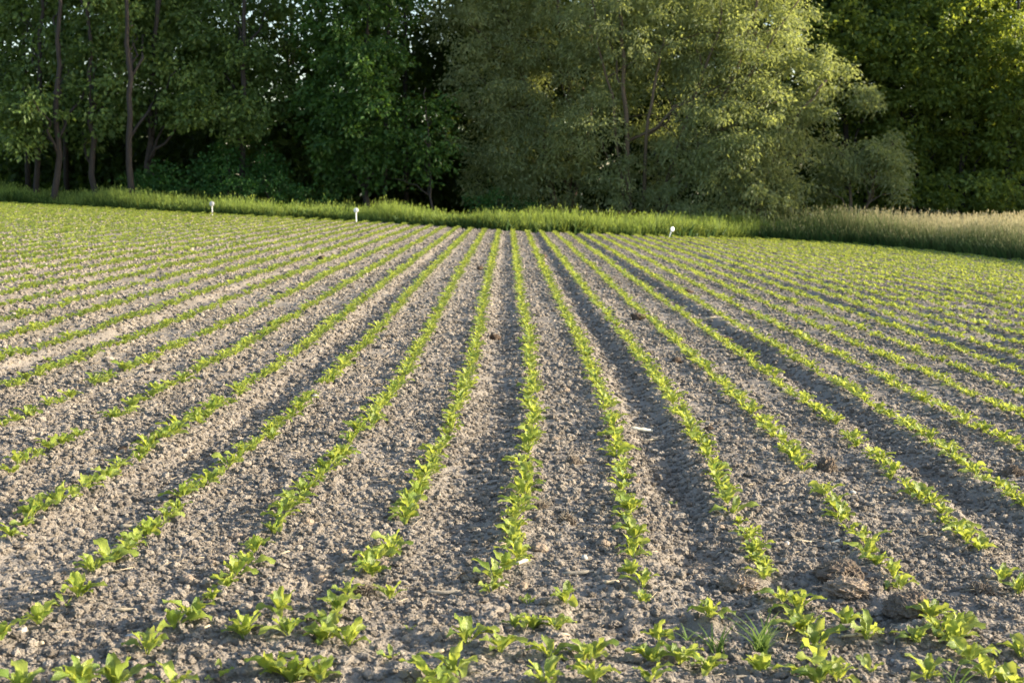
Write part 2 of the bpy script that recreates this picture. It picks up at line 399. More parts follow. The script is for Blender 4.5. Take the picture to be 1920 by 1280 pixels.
def verge_grass():
    rng = np.random.default_rng(5)
    n = 34000
    X = rng.uniform(-27, 15.5, n); D = rng.random(n) ** 1.5 * 3.4
    Y = edge_y(X) + .05 + D + (rotn(X, X * 0, .8, 1, 0) - .5) * .9
    h = (.17 + .50 * rotn(X, Y, .5, 2, .3) + .34 * rotn(X, Y, 1.9, 3, .1)) * rng.uniform(.7, 1.15, n) * np.clip(.5 + D / .5, .5, 1)
    tall = rng.random(n) < .012; h = np.where(tall, h * 1.35, h)
    P = np.stack([X, Y, base_z(X) - .17 + .08 * np.clip(D, 0, 1)], -1)
    tint = np.clip(rng.normal(.42, .2, n) + .3 * (rotn(X, Y, .5, 4, .8) - .5), 0, 1)
    V, Fq, T = blades(P, h + .12, rng.uniform(.012, .026, n), rng.uniform(.05, .45, n), tint, rng, .12)
    k = 34000; X2 = rng.uniform(-27, 15, k); Y2 = edge_y(X2) + rng.random(k) * 2.8 + (rotn(X2, X2 * 0, .8, 1, 0) - .5) * .5
    P2 = np.stack([X2, Y2, base_z(X2) - .15], -1)
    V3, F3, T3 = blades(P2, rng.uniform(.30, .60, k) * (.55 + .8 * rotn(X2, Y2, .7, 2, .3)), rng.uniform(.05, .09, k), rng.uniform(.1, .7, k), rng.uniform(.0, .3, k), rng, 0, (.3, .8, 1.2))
    Fq = np.concatenate([Fq, F3 + len(V)]); V = np.concatenate([V, V3]); T = np.concatenate([T, T3])
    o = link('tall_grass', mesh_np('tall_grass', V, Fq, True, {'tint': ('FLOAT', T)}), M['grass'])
    tag(o, 'strip of tall green grass between the beet field and the wood', 'grass', kind='stuff')
    # meadow with dry seed heads
    n = 32000
    Y = rng.uniform(34, 63, n); D = rng.random(n) ** 1.4 * 9
    X = redge_x(Y) + D; back = Y > 57.4
    X = np.where(back, 9 + 21 * rng.random(n) ** .75, X)
    keep = (X < 30) & (X / Y < .50); X, Y, D = X[keep], Y[keep], D[keep]; n = len(X)
    dry = np.clip((D - .3) / 1.5, 0, 1) * np.clip((X - 12.3) / 4, .04, 1)
    h = (.62 + .30 * rotn(X, Y, .4, 1, .3) + .12 * rotn(X, Y, 1.6, 2, .4)) * rng.uniform(.7, 1.15, n) * np.clip(.6 + D / 1.5, .6, 1.15)
    h = h * np.clip((X - 6) / 7, .62, 1); bank = .32 * np.clip(D / 2.0, 0, 1)
    P = np.stack([X, Y, base_z(X) - .17 + bank], -1)
    tint = np.clip(rng.normal(.12, .12, n) + dry * rng.uniform(.35, 1, n), 0, 1)
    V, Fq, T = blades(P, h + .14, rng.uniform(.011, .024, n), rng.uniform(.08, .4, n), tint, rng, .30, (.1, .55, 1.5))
    k = 20000; Y2 = rng.uniform(34, 58, k); X2 = redge_x(Y2) + rng.random(k) * 2.6
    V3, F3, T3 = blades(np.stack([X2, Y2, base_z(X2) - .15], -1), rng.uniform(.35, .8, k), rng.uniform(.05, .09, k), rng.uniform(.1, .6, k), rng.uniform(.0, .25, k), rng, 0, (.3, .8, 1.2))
    Fq = np.concatenate([Fq, F3 + len(V)]); V = np.concatenate([V, V3]); T = np.concatenate([T, T3])
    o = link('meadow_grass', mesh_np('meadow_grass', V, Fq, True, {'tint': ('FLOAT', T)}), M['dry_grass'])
    tag(o, 'tall meadow grass with dry tan seed heads beside the field corner', 'grass', kind='stuff')
verge_grass()
# low earth bank under the meadow
bx = np.linspace(0, 16, 40); by = np.linspace(30, 66, 60)
BY = np.repeat(by[None], 40, 0); BX = redge_x(BY) + bx[:, None] + .3
BZ = base_z(BX) - .17 + .32 * np.clip(bx[:, None] / 2.0, 0, 1) - .02
tag(link('meadow_bank', mesh_np('meadow_bank', np.stack([BX, BY, BZ], -1).reshape(-1, 3), grid_faces(40, 60), True), M['floor']), 'low earth bank under the meadow grass', kind='structure')

# ------------------------------------------------------------------ trees
def foliage(lobes, leaf, per, rng, droop=.2, dens=13.0, clump=.42, slim=.62):
    """lobes: (center, radii). returns leaf quads gathered in clumps with gaps between."""
    Vs, Ts = [], []
    for cpos, rad in lobes:
        r = np.asarray(rad, float); n = max(5, int(dens * (r[0] * r[2])))
        d = rng.normal(size=(n, 3)); d /= np.linalg.norm(d, axis=1)[:, None]
        q = d * (rng.random(n) ** .30)[:, None] * r * (1 + .22 * (rng.random((n, 1)) - .3)) + cpos
        tint = rng.random(n) ** 1.4
        k = np.maximum(3, (per * rng.uniform(.5, 1.5, n)).astype(int))
        idx = np.repeat(np.arange(n), k); m_ = len(idx)
        off = rng.normal(size=(m_, 3)) * np.array([1, 1, .62]) * (clump * rng.uniform(.6, 1.25, n))[idx][:, None] * .6
        hor = np.hypot(off[:, 0], off[:, 1])
        off[:, 2] -= droop * hor ** 1.3
        p = q[idx] + off
        a = off / (np.linalg.norm(off, axis=1)[:, None] + 1e-6) + rng.normal(size=(m_, 3)) * .55
        a[:, 2] -= droop * 1.6
        a /= np.linalg.norm(a, axis=1)[:, None]
        nn = rng.normal(size=(m_, 3)) * .8 + np.array([.1, -.15, .5])
        b = np.cross(a, nn); b /= np.linalg.norm(b, axis=1)[:, None] + 1e-6
        L = leaf * rng.uniform(.5, 1.45, m_)[:, None]; Wd = L * slim
        up = np.cross(b, a)
        Vs.append(np.stack([p, p + a * L * .5 + b * Wd * .5 + up * L * .1, p + a * L, p + a * L * .5 - b * Wd * .5 + up * L * .1], 1).reshape(-1, 3))
        Ts.append(np.repeat(np.clip(tint[idx] * .75 + rng.random(m_) * .35, 0, 1), 4))
    V = np.concatenate(Vs); T = np.concatenate(Ts)
    return V, np.arange(len(V)).reshape(-1, 4), T
NLEAF = 0
def L(px, py, r, Y, ry=None, thick=None):
    """a crown lobe seen at that pixel, its radius in photo pixels, standing at distance Y"""
    s = Y / F_PX; r = r * s
    return (at(px, py, Y), (r, thick or r, (ry * s if ry else r)))
def make_tree(name, label, group, bpx, Y, trunk_pts, r0, lobes, leafm, barkm, leaf, per, rng_seed, limbs=8, stems=None, **kw):
    """trunk_pts: pixel polyline from foot to top at distance Y"""
    global NLEAF
    rng = np.random.default_rng(rng_seed)
    foot = at(bpx, 300, Y); bz = float(base_z(foot[0])) - .20
    t = empty(name, (foot[0], Y, bz)); origin = np.array([foot[0], Y, bz])
    tag(t, label, 'shrub' if 'shrub' in name else 'tree', group)
    polys = []
    for pts, rr in ([(trunk_pts, r0)] if not stems else stems):
        P = np.array([at(x, y, Y + (dy[0] if dy else 0)) for x, y, *dy in pts])
        P[0][2] = bz
        s = np.linspace(0, len(P) - 1, 14); PP = np.stack([np.interp(s, np.arange(len(P)), P[:, i]) for i in range(3)], -1)
        PP[1:-1] += rng.normal(size=(12, 3)) * np.array([.05, .05, 0])
        rad = rr * (1 - .62 * np.linspace(0, 1, 14)); rad[0] *= 1.25
        mb = MB(); mb.tube(PP - origin, rad, 9, .12, rng)
        o = link('trunk' if not stems else 'stem', mb.mesh('trunk'), barkm, t)
        polys.append((PP, rad))
    for k in range(limbs):
        PP, rad = polys[k % len(polys)]
        c_, r_ = lobes[k % len(lobes)]
        tip = np.array(c_) + rng.normal(size=3) * np.array(r_) * .35
        below = np.where(PP[:, 2] < tip[2] - .3)[0]
        if len(below) == 0: continue
        j = max(2, below[-1] - 2) if len(below) > 3 else below[-1]
        a = PP[j]; ln = np.linalg.norm(tip - a)
        u = np.linspace(0, 1, 7)[:, None]
        Q = a * (1 - u) + tip * u; Q[:, 2] += (np.sin(u[:, 0] * math.pi) * .10 * ln); Q[1:-1] += rng.normal(size=(5, 3)) * .035 * ln
        mb = MB(); mb.tube(Q - origin, rad[j] * .55 * (1 - .85 * np.linspace(0, 1, 7)) + .008, 6, 0, rng)
        link('limb', mb.mesh('limb'), barkm, t)
    V, Fq, T = foliage(lobes, leaf, per, rng, **kw)
    NLEAF += len(Fq)
    link('crown', mesh_np('crown', V - origin, Fq, False, {'tint': ('FLOAT', T)}), leafm, t)
    return t

WOOD = 'tall trees of the wood behind the verge'
TL = ['tall woodland tree with the slimmest of the bare trunks behind the grass verge', 'tall woodland tree with thick dark trunk right beside the slimmest trunk',
      'tall woodland tree with thick bare trunk standing alone between other bare trunks and the shrub', 'straight trunked woodland tree rising behind the low rounded shrub',
      'woodland tree with slightly leaning trunk rising behind the low rounded shrub', 'tall woodland tree rising behind the tall dark shrub']
# trees with bare trunks
specs = [
 (72, 61.4, [(68, 345), (72, 200), (78, 40), (80, -200)], .13, [(60, 50, 70, 62.8), (20, 150, 60, 61.8), (20, -60, 120, 63.8), (110, -90, 90, 64.8), (60, 255, 50, 59.5), (15, 250, 45, 60)]),
 (104, 59.4, [(103, 345), (108, 250), (110, 100), (108, -200)], .15, [(130, 90, 60, 60.8), (140, 20, 70, 61.8), (75, 200, 45, 59), (35, 205, 45, 59.5), (100, -120, 120, 62.8), (160, 170, 50, 60.8)]),
 (174, 59.9, [(176, 345), (170, 250), (166, 120), (172, -200)], .14, [(190, 120, 60, 60.8), (210, 60, 60, 61.8), (200, 200, 55, 60), (170, -100, 130, 62.8), (240, 150, 50, 60.3), (165, 250, 30, 60.5)]),
 (240, 58.9, [(243, 335), (243, 200), (238, 60), (236, -200)], .14, [(270, 80, 60, 61.8), (230, 20, 70, 60.8), (300, 130, 55, 60.8), (240, -110, 120, 62.8), (290, 30, 50, 62.8)]),
 (270, 60.9, [(268, 330), (283, 200), (290, 60), (300, -200)], .15, [(330, 60, 70, 62.3), (350, 150, 60, 60.8), (320, 210, 45, 60.5), (340, -90, 130, 63.8), (370, 200, 40, 59.5)]),
 (455, 60.9, [(452, 345), (455, 200), (460, 60), (455, -200)], .14, [(430, 60, 75, 62.3), (470, 130, 70, 61.8), (400, 120, 60, 61.3), (440, 210, 55, 60.5), (520, 40, 45, 62.8), (480, -100, 120, 63.8), (510, 170, 45, 61.8), (385, 205, 40, 59.5), (470, 220, 35, 60)]),
]
for i, (bx_, Y_, tp, r_, lb) in enumerate(specs):
    make_tree('woodland_tree', TL[i], WOOD, bx_, Y_, tp, r_, [L(*q) for q in lb], M['broad'], M['bark'], .19, 64, 100 + i, 7, droop=.35, dens=12, clump=.5)
make_tree('maple_tree', 'dense dark green maple with a thin dark trunk behind the round white marker', None, 685, 60.5, [(685, 385), (684, 280), (688, 150), (690, -200)], .15,
          [L(690, 60, 75, 60.5), L(640, 30, 70, 61), L(655, 150, 75, 60), L(700, 130, 60, 60), L(640, 240, 65, 60.5), L(700, 220, 60, 59.5), L(690, 300, 45, 60), L(640, 310, 40, 61), L(690, -90, 120, 61), L(600, 190, 50, 61.5), L(590, 60, 35, 62)],
          M['maple'], M['bark'], .20, 60, 201, 9, droop=.3, dens=17, clump=.45)
make_tree('sapling_tree', 'slender young tree with airy foliage between the dark maple and the willows', None, 808, 59.5, [(808, 380), (806, 300), (800, 220), (798, 165)], .05,
          [L(800, 215, 42, 59.5), L(790, 275, 46, 59.5), L(830, 250, 35, 59.3), L(770, 235, 40, 60), L(810, 320, 38, 59.5), L(760, 310, 40, 60), L(840, 200, 25, 60)],
          M['maple'], M['bark'], .17, 34, 202, 6, droop=.2, dens=12, clump=.4)
# willows
WKW = dict(droop=.4, slim=.36, clump=.46)
make_tree('willow_tree', 'grey green willow with loose hanging foliage beside the sky gap and young sapling', None, 1050, 62.5, None, .2,
          [L(890, 40, 75, 62), L(960, 60, 75, 62.5), L(1020, 60, 70, 62), L(880, 150, 55, 61.5), L(940, 170, 65, 61.5), L(1010, 170, 75, 62), L(910, 260, 60, 62), L(980, 280, 70, 61.5), L(1050, 270, 65, 61), L(1000, 350, 70, 62), L(920, 345, 55, 62.5), L(1080, 350, 50, 61.5), L(940, -90, 140, 63), L(1060, -90, 110, 63)],
          M['willow'], M['willow_bark'], .165, 100, 301, 8, stems=[([(1045, 390), (1020, 260), (975, 130), (940, 0), (930, -150)], .16), ([(1055, 390), (1075, 250), (1060, 90), (1020, -120)], .13), ([(1065, 390), (1110, 220), (1110, 60), (1090, -140)], .12)], dens=15, **WKW)
make_tree('willow_tree', 'largest willow with several leaning brown stems and sunlit yellow green top', None, 1190, 60.8, None, .2,
          [L(1110, 70, 75, 60.5), L(1180, 50, 75, 60), L(1260, 60, 80, 60.5), L(1340, 60, 80, 60.5), L(1420, 60, 80, 60), L(1490, 60, 55, 60.5), L(1480, 150, 60, 60), L(1410, 150, 65, 60), L(1330, 150, 65, 60.5), L(1250, 150, 55, 61.5), L(1140, 160, 65, 61), L(1110, 230, 60, 60), L(1240, 240, 50, 61.5), L(1150, 330, 55, 60), L(1230, 330, 55, 61), L(1300, -90, 140, 61), L(1450, -80, 90, 61), L(1170, -90, 100, 61), L(1100, 120, 60, 62)],
          M['willow'], M['willow_bark'], .165, 100, 302, 12, stems=[([(1185, 390, 0), (1172, 250, -1.15), (1168, 90, -1.15), (1160, -20, -1.15), (1155, -150, -1.15)], 0.116), ([(1205, 390, 0), (1213, 240, -1.15), (1235, 120, -1.15), (1245, 70, -1.15)], 0.088), ([(1215, 390, 0), (1300, 190, -1.15), (1345, 70, -1.15), (1365, -60, -1.15)], 0.088), ([(1225, 390, 0), (1375, 140, -1.15), (1420, 10, -1.15), (1440, -80, -1.15)], 0.102), ([(1235, 390, 0), (1400, 150, -1.15), (1470, 40, -1.15), (1500, -10, -1.15)], 0.068), ([(1175, 390, 0), (1150, 200, -1.15), (1118, 60, -1.15), (1105, -60, -1.15)], 0.068)], dens=15, **WKW)
make_tree('willow_tree', 'rounded silver green willow whose skirt reaches down to the verge grass', None, 1400, 59.3, None, .2,
          [L(1320, 215, 40, 59.3), L(1300, 290, 60, 59.3), L(1370, 240, 60, 59), L(1440, 220, 60, 59), L(1400, 310, 70, 58.7), L(1320, 360, 60, 59), L(1420, 375, 65, 58.6), L(1480, 290, 50, 59.2), L(1500, 220, 45, 59.5), L(1560, 135, 34, 60), L(1602, 172, 27, 60), L(1632, 182, 14, 60), L(1530, 190, 42, 60), L(1480, 355, 35, 58.8), L(1250, 380, 45, 59.6), L(1540, 115, 30, 60.2)],
          M['willow'], M['willow_bark'], .165, 100, 303, 8, stems=[([(1395, 400), (1390, 330), (1370, 240), (1350, 190)], .12), ([(1405, 400), (1440, 310), (1490, 220), (1550, 150)], .12), ([(1390, 400), (1350, 350), (1310, 280), (1300, 230)], .09)], dens=17, **WKW)
make_tree('willow_tree', 'small arching willow with dark hollow beneath it beside the meadow', None, 1600, 60.8, None, .2,
          [L(1560, 290, 40, 60.8), L(1615, 288, 32, 60.8), L(1668, 272, 30, 60.4), L(1680, 318, 26, 60.2), L(1690, 350, 20, 60), L(1600, 325, 34, 61), L(1540, 340, 32, 61), L(1640, 300, 26, 60.6)],
          M['willow'], M['willow_bark'], .165, 100, 304, 7, stems=[([(1600, 410), (1592, 340), (1580, 290), (1560, 270)], .08), ([(1607, 410), (1640, 330), (1668, 280), (1675, 262)], .06)], dens=22, **WKW)
# the denser wood on the right
rw = [
 ('broad crowned wood tree with dark leaves close behind the willows', 1590, 65.0, [(1590, 400), (1585, 250), (1590, 60), (1590, -200)], .2, [(1560, 50, 55, 65.2), (1600, 90, 60, 65.2), (1580, 150, 60, 66.2), (1640, 170, 60, 66.2), (1620, 20, 60, 67.2), (1600, -45, 80, 67.2), (1640, 250, 55, 67.2), (1550, 110, 40, 66.2)]),
 ('wood tree with yellow green sunlit top behind the meadow', 1720, 64.5, [(1722, 405), (1720, 280), (1712, 120), (1700, -150)], .17, [(1680, 80, 65, 65.2), (1740, 50, 65, 65.2), (1690, 160, 65, 65.2), (1760, 140, 65, 65), (1720, 230, 65, 65.2), (1680, 290, 50, 66.2), (1760, 300, 50, 66.2), (1720, -45, 80, 66.7)]),
 ('dense wood tree between the sunlit topped tree and the one at the meadow end', 1808, 64.0, [(1806, 405), (1804, 260), (1812, 150), (1830, -100)], .15, [(1810, 50, 60, 65.2), (1830, 130, 65, 64.8), (1790, 190, 60, 65.2), (1850, 220, 60, 65.2), (1820, 300, 50, 66.2), (1860, 60, 50, 65.7), (1830, -45, 80, 66.7)]),
 ('wood tree standing where the dry meadow is tallest', 1900, 63.0, [(1890, 405), (1893, 260), (1905, 120), (1910, -150)], .17, [(1890, 70, 50, 64.2), (1930, 100, 60, 63.7), (1910, 180, 60, 64.2), (1960, 180, 60, 64.2), (1890, 270, 55, 64.7), (1960, 300, 60, 65.2), (1930, -45, 80, 65.7), (1860, 330, 40, 66.2)]),
]
for i, (lab, bx_, Y_, tp, r_, lb) in enumerate(rw):
    make_tree('woodland_tree', lab, None, bx_, Y_ + 1.6, tp, r_ * .8, [L(*q) for q in lb] + [L(bx_ - 35, 350, 45, Y_ - .5), L(bx_ + 40, 360, 40, Y_ + 1)], M['right'], M['bark'], .21, 60, 400 + i, 8, droop=.25, dens=16, clump=.45)
for i, (X_, Y_, top) in enumerate([(28, 69.5, 7.5), (31, 67.5, 8), (35, 65.5, 9.5), (36, 60.3, 13), (41, 64, 12), (42, 60.6, 14), (48, 61, 15.5), (55, 62, 16)]):     # the wood goes on beyond the frame
    px, _ = project(np.array([X_]), np.array([Y_]), np.array([0.])); px = float(px[0]); k_ = F_PX / Y_; b_ = float(base_z(X_))
    zl = lambda z, dx, r_: (np.array([X_ + dx, Y_ + .3 * dx, z + b_]), (r_, r_, r_))
    make_tree('woodland_tree', 'broad wood tree continuing the wood beyond the meadow', WOOD + ' past the meadow', px, Y_, [(px, 410), (px + 5, 200), (px, 356 - k_ * (top * .8 + b_ - CAM_H))], .2,
              [zl(top - 2, 0, 2.3), zl(top * .62, -1.6, 2.4), zl(top * .6, 1.8, 2.4), zl(top * .38, -1, 2.4), zl(top * .36, 1.5, 2.4), zl(top * .2, 0, 2.2)], M['right'], M['bark'], .5, 34, 500 + i, 5, dens=8, clump=.8)
# shrubs in front of the trunks
SG = None
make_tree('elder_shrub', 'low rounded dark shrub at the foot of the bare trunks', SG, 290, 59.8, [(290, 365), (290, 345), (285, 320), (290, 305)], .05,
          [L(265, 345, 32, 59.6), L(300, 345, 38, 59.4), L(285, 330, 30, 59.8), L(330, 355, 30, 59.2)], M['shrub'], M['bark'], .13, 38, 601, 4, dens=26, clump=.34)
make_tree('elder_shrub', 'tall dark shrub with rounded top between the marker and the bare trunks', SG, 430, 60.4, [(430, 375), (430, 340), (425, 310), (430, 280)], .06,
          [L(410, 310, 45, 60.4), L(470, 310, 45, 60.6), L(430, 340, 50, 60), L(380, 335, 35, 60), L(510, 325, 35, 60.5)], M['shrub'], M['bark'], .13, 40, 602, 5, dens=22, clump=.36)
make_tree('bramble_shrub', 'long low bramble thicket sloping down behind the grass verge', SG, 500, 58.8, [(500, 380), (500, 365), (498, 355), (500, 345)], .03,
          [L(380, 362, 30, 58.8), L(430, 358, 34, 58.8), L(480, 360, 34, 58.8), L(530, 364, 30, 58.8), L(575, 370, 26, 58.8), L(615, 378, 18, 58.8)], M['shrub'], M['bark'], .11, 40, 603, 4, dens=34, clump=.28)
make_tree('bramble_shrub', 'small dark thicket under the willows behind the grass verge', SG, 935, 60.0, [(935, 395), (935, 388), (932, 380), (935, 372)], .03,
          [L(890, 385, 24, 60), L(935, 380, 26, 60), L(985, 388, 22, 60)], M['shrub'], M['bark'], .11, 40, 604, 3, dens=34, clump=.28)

# the deeper wood: one dark mass behind the trees
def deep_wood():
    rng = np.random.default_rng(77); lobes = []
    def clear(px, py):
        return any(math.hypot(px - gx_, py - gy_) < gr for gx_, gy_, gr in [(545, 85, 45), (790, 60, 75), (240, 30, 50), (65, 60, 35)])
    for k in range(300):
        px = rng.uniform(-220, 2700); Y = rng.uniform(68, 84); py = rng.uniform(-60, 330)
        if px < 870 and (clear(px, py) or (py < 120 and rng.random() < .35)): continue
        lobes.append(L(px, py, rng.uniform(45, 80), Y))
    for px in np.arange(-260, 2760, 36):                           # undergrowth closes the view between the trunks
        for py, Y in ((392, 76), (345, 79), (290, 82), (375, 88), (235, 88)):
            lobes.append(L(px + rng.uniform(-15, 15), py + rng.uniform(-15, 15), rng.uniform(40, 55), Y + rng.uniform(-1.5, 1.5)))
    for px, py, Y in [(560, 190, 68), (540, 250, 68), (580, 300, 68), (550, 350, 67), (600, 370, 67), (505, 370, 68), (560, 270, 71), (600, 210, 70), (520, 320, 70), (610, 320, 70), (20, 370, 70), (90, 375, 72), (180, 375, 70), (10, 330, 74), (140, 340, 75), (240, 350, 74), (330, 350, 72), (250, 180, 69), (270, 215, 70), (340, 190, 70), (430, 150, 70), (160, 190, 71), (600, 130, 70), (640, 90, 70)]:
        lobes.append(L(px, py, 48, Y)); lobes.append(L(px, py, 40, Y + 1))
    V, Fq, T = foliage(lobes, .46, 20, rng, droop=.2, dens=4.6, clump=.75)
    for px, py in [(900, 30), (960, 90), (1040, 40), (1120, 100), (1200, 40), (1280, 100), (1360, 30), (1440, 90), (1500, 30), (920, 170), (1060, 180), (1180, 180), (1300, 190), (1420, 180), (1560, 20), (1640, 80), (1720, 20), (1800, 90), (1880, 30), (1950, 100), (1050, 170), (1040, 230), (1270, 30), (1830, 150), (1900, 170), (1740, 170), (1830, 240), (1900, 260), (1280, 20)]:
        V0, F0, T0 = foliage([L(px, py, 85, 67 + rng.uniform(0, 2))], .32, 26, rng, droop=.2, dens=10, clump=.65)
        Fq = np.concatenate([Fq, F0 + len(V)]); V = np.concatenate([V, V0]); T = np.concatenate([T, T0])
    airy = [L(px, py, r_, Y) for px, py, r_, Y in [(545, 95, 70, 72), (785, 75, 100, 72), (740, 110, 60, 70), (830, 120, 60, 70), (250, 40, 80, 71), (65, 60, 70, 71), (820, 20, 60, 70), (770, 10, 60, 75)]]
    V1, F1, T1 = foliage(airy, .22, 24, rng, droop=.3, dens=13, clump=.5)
    roof = [L(px + rng.uniform(-30, 30), -rng.uniform(130, 260), rng.uniform(90, 130), Y) for px in np.arange(-500, 1250, 130) for Y in (65, 71, 78, 86)]  # unseen canopy above the frame, added to darken the wood's interior
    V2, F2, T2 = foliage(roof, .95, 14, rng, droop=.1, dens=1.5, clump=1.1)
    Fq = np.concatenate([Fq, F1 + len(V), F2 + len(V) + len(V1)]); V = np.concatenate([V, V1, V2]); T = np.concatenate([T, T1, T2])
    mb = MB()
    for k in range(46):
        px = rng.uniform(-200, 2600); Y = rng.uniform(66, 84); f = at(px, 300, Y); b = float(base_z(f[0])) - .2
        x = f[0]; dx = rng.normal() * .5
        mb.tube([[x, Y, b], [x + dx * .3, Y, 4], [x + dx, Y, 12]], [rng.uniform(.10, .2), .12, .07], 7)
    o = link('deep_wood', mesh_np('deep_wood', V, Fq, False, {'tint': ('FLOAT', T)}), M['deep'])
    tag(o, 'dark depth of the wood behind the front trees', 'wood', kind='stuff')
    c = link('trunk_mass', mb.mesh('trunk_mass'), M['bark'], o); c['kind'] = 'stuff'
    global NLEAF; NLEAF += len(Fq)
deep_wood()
print('leaves', NLEAF)

# ------------------------------------------------------------------ beet plants
LT = np.array([0, .20, .40, .54, .70, .86, 1.0])
def leaf_arrays(rng, Ln, Wd, e0, e1, lod=0):
    """one beet leaf growing from the origin along +X: stalk, then a spoon shaped wavy blade"""
    t = LT if lod == 0 else (np.array([0, .38, .58, .82, 1.0]) if lod == 1 else (np.array([0, .45, .75, 1.0]) if lod == 2 else np.array([.2, .6, 1.0])))
    cross = np.array([-1, -.5, 0, .5, 1]) if lod == 0 else (np.array([-1, 0, 1.]) if lod == 1 else np.array([-1, 1.]))
    tt = np.linspace(0, 1, 60); el = e0 + (e1 - e0) * tt ** 1.4
    cx = np.concatenate([[0], np.cumsum(np.cos(el))[:-1]]) / 60 * Ln; cz = np.concatenate([[0], np.cumsum(np.sin(el))[:-1]]) / 60 * Ln
    tw = rng.normal() * .25; ph = rng.uniform(0, 6.28); V, UV = [], []
    for s in t:
        x = np.interp(s, tt, cx); z = np.interp(s, tt, cz); e = np.interp(s, tt, el)
        q = max(0, (s - .34) / .66)
        w = Wd * .5 * (np.sin(math.pi * min(1, q ** .72 * .93 + .02)) ** .7 if q > 0 else 0)
        w = max(w, .0028 if s < .5 else .35 * Wd * .5)
        for v in cross:
            lat = v * w; nrm = np.array([-math.sin(e), 0, math.cos(e)])
            up = abs(v) * w * .42 + (.19 * Wd * math.sin(s * 15 + ph + (2.1 if v > 0 else 0)) * abs(v) ** 1.5 if q > 0 else .0)
            V.append(np.array([x, lat, z]) + nrm * up + np.array([0, 0, 1]) * lat * tw * s); UV.append((v * (1 if q > 0 else .2), s, 0))
    nc = len(cross)
    Fq = [(i * nc + j, (i + 1) * nc + j, (i + 1) * nc + j + 1, i * nc + j + 1) for i in range(len(t) - 1) for j in range(nc - 1)]
    return np.array(V), np.array(Fq), np.array(UV)
def leaf_params(rng, kind):
    if kind == 'outer': return rng.uniform(.105, .150), rng.uniform(.036, .056), math.radians(rng.uniform(50, 72)), math.radians(rng.uniform(-40, 15))
    if kind == 'inner': return rng.uniform(.080, .120), rng.uniform(.030, .044), math.radians(rng.uniform(68, 84)), math.radians(rng.uniform(20, 55))
    return rng.uniform(.06, .085), rng.uniform(.022, .034), math.radians(rng.uniform(45, 65)), math.radians(rng.uniform(0, 30))
rngL = np.random.default_rng(31)
PROTO = {}
for kind, cnt in (('outer', 10), ('inner', 6), ('young', 5)):
    PROTO[kind] = []
    for k in range(cnt):
        V, Fq, UV = leaf_arrays(rngL, *leaf_params(rngL, kind))
        me = mesh_np('leaf', V, Fq, True, {'leafuv': ('FLOAT_VECTOR', UV)}); me.materials.append(M['beet']); PROTO[kind].append(me)
def beet_plant(X, Y, scale, rng, label, group, small=False):
    z = float(H(X, Y)) - .004
    t = empty('beet_plant', (X, Y, z), rng.uniform(0, 6.28)); tag(t, label, 'plant', group)
    t.rotation_euler = (rng.normal() * .08, rng.normal() * .08, rng.uniform(0, 6.28)); t.scale = (scale,) * 3
    parts = [('young', 4)] if small else [('outer', int(rng.integers(4, 8))), ('inner', int(rng.integers(3, 6)))]
    a = rng.uniform(0, 6.28)
    for kind, n in parts:
        for k in range(n):
            o = bpy.data.objects.new('leaf', PROTO[kind][int(rng.integers(len(PROTO[kind])))]); C.objects.link(o); o.parent = t
            a += 2.4 + rng.normal() * .35
            s = rng.uniform(.7, 1.12); o.scale = (s, s, s); o.rotation_euler = (rng.normal() * .15, rng.normal() * .14, a)
            o.location = (math.cos(a) * .004, math.sin(a) * .004, 0)
    return t
# where the plants stand
HEAD = [(458, 1195, 1), (540, 1199, .9), (525, 1157, 1), (612, 1200, .9), (653, 1208, .95), (505, 1250, 1), (549, 1258, 1), (598, 1259, .9), (219, 1274, 1.05), (277, 1221, 1), (328, 1172, 1.05), (360, 1165, .9), (148, 1123, 1), (73, 1165, .85), (0, 1199, 1),
        (325, 1284, .95), (653, 1119, .7), (634, 1152, .9), (612, 1172, .9), (146, 1288, .95), (731, 1119, .8), (928, 1086, .95), (921, 1108, .6), (1061, 1137, .9), (875, 1201, 1.05), (963, 1181, .6), (999, 1181, .65), (1043, 1181, .7), (939, 1228, .85), (1030, 1236, .8), (1109, 1236, .95),
        (852, 1254, .95), (808, 1270, 1), (1234, 1190, .9), (1220, 1239, .85), (1274, 1243, .9), (1023, 1284, .9), (1114, 1284, .9), (1220, 1284, .9), (826, 1288, .8), (1329, 1155, .85), (1506, 1181, 1), (1497, 1148, 1), (1468, 1130, 1), (1586, 1166, .9), (1625, 1197, .95), (1537, 1254, 1.1), (1530, 1202, 1),
        (1738, 1265, .85), (1719, 1205, .75), (1745, 1166, .9), (1789, 1206, 1), (1818, 1232, 1), (1854, 1267, .9), (1876, 1090, .85), (1909, 1112, .9), (1916, 1225, .85), (1428, 1261, .95), (1326, 1257, .85), (1533, 1290, 1), (1570, 1288, .9), (1795, 1180, .9), (1760, 1190, .8), (1490, 1165, .9), (1900, 1290, .9), (40, 1292, .9)]
SEED = [(406, 1245, .95), (733, 1225, .9), (992, 1130, .7), (1632, 1257, 1), (124, 1134, .8), (770, 1180, .5), (1080, 770, .6), (88, 672, 1.2), (1265, 935, .5)]
START = {n: ground(*p)[1] for n, p in {-4: (18, 1035), -3: (197, 1085), -2: (401, 1130), -1: (690, 1085), 0: (935, 1078), 1: (1245, 1140), 2: (1442, 1098), 3: (1690, 1112), 4: (1825, 1045), 5: (1895, 975), -5: (20, 900), -6: (10, 800)}.items()}
GAPS = {3: [(7.25, 7.62)], -5: [(7.9, 8.3)], -6: [(9.2, 9.55)], 1: [(6.95, 7.12)], 4: [(9.0, 9.3)], -1: [(5.75, 5.9)]}
plants = []
rngP = np.random.default_rng(12)
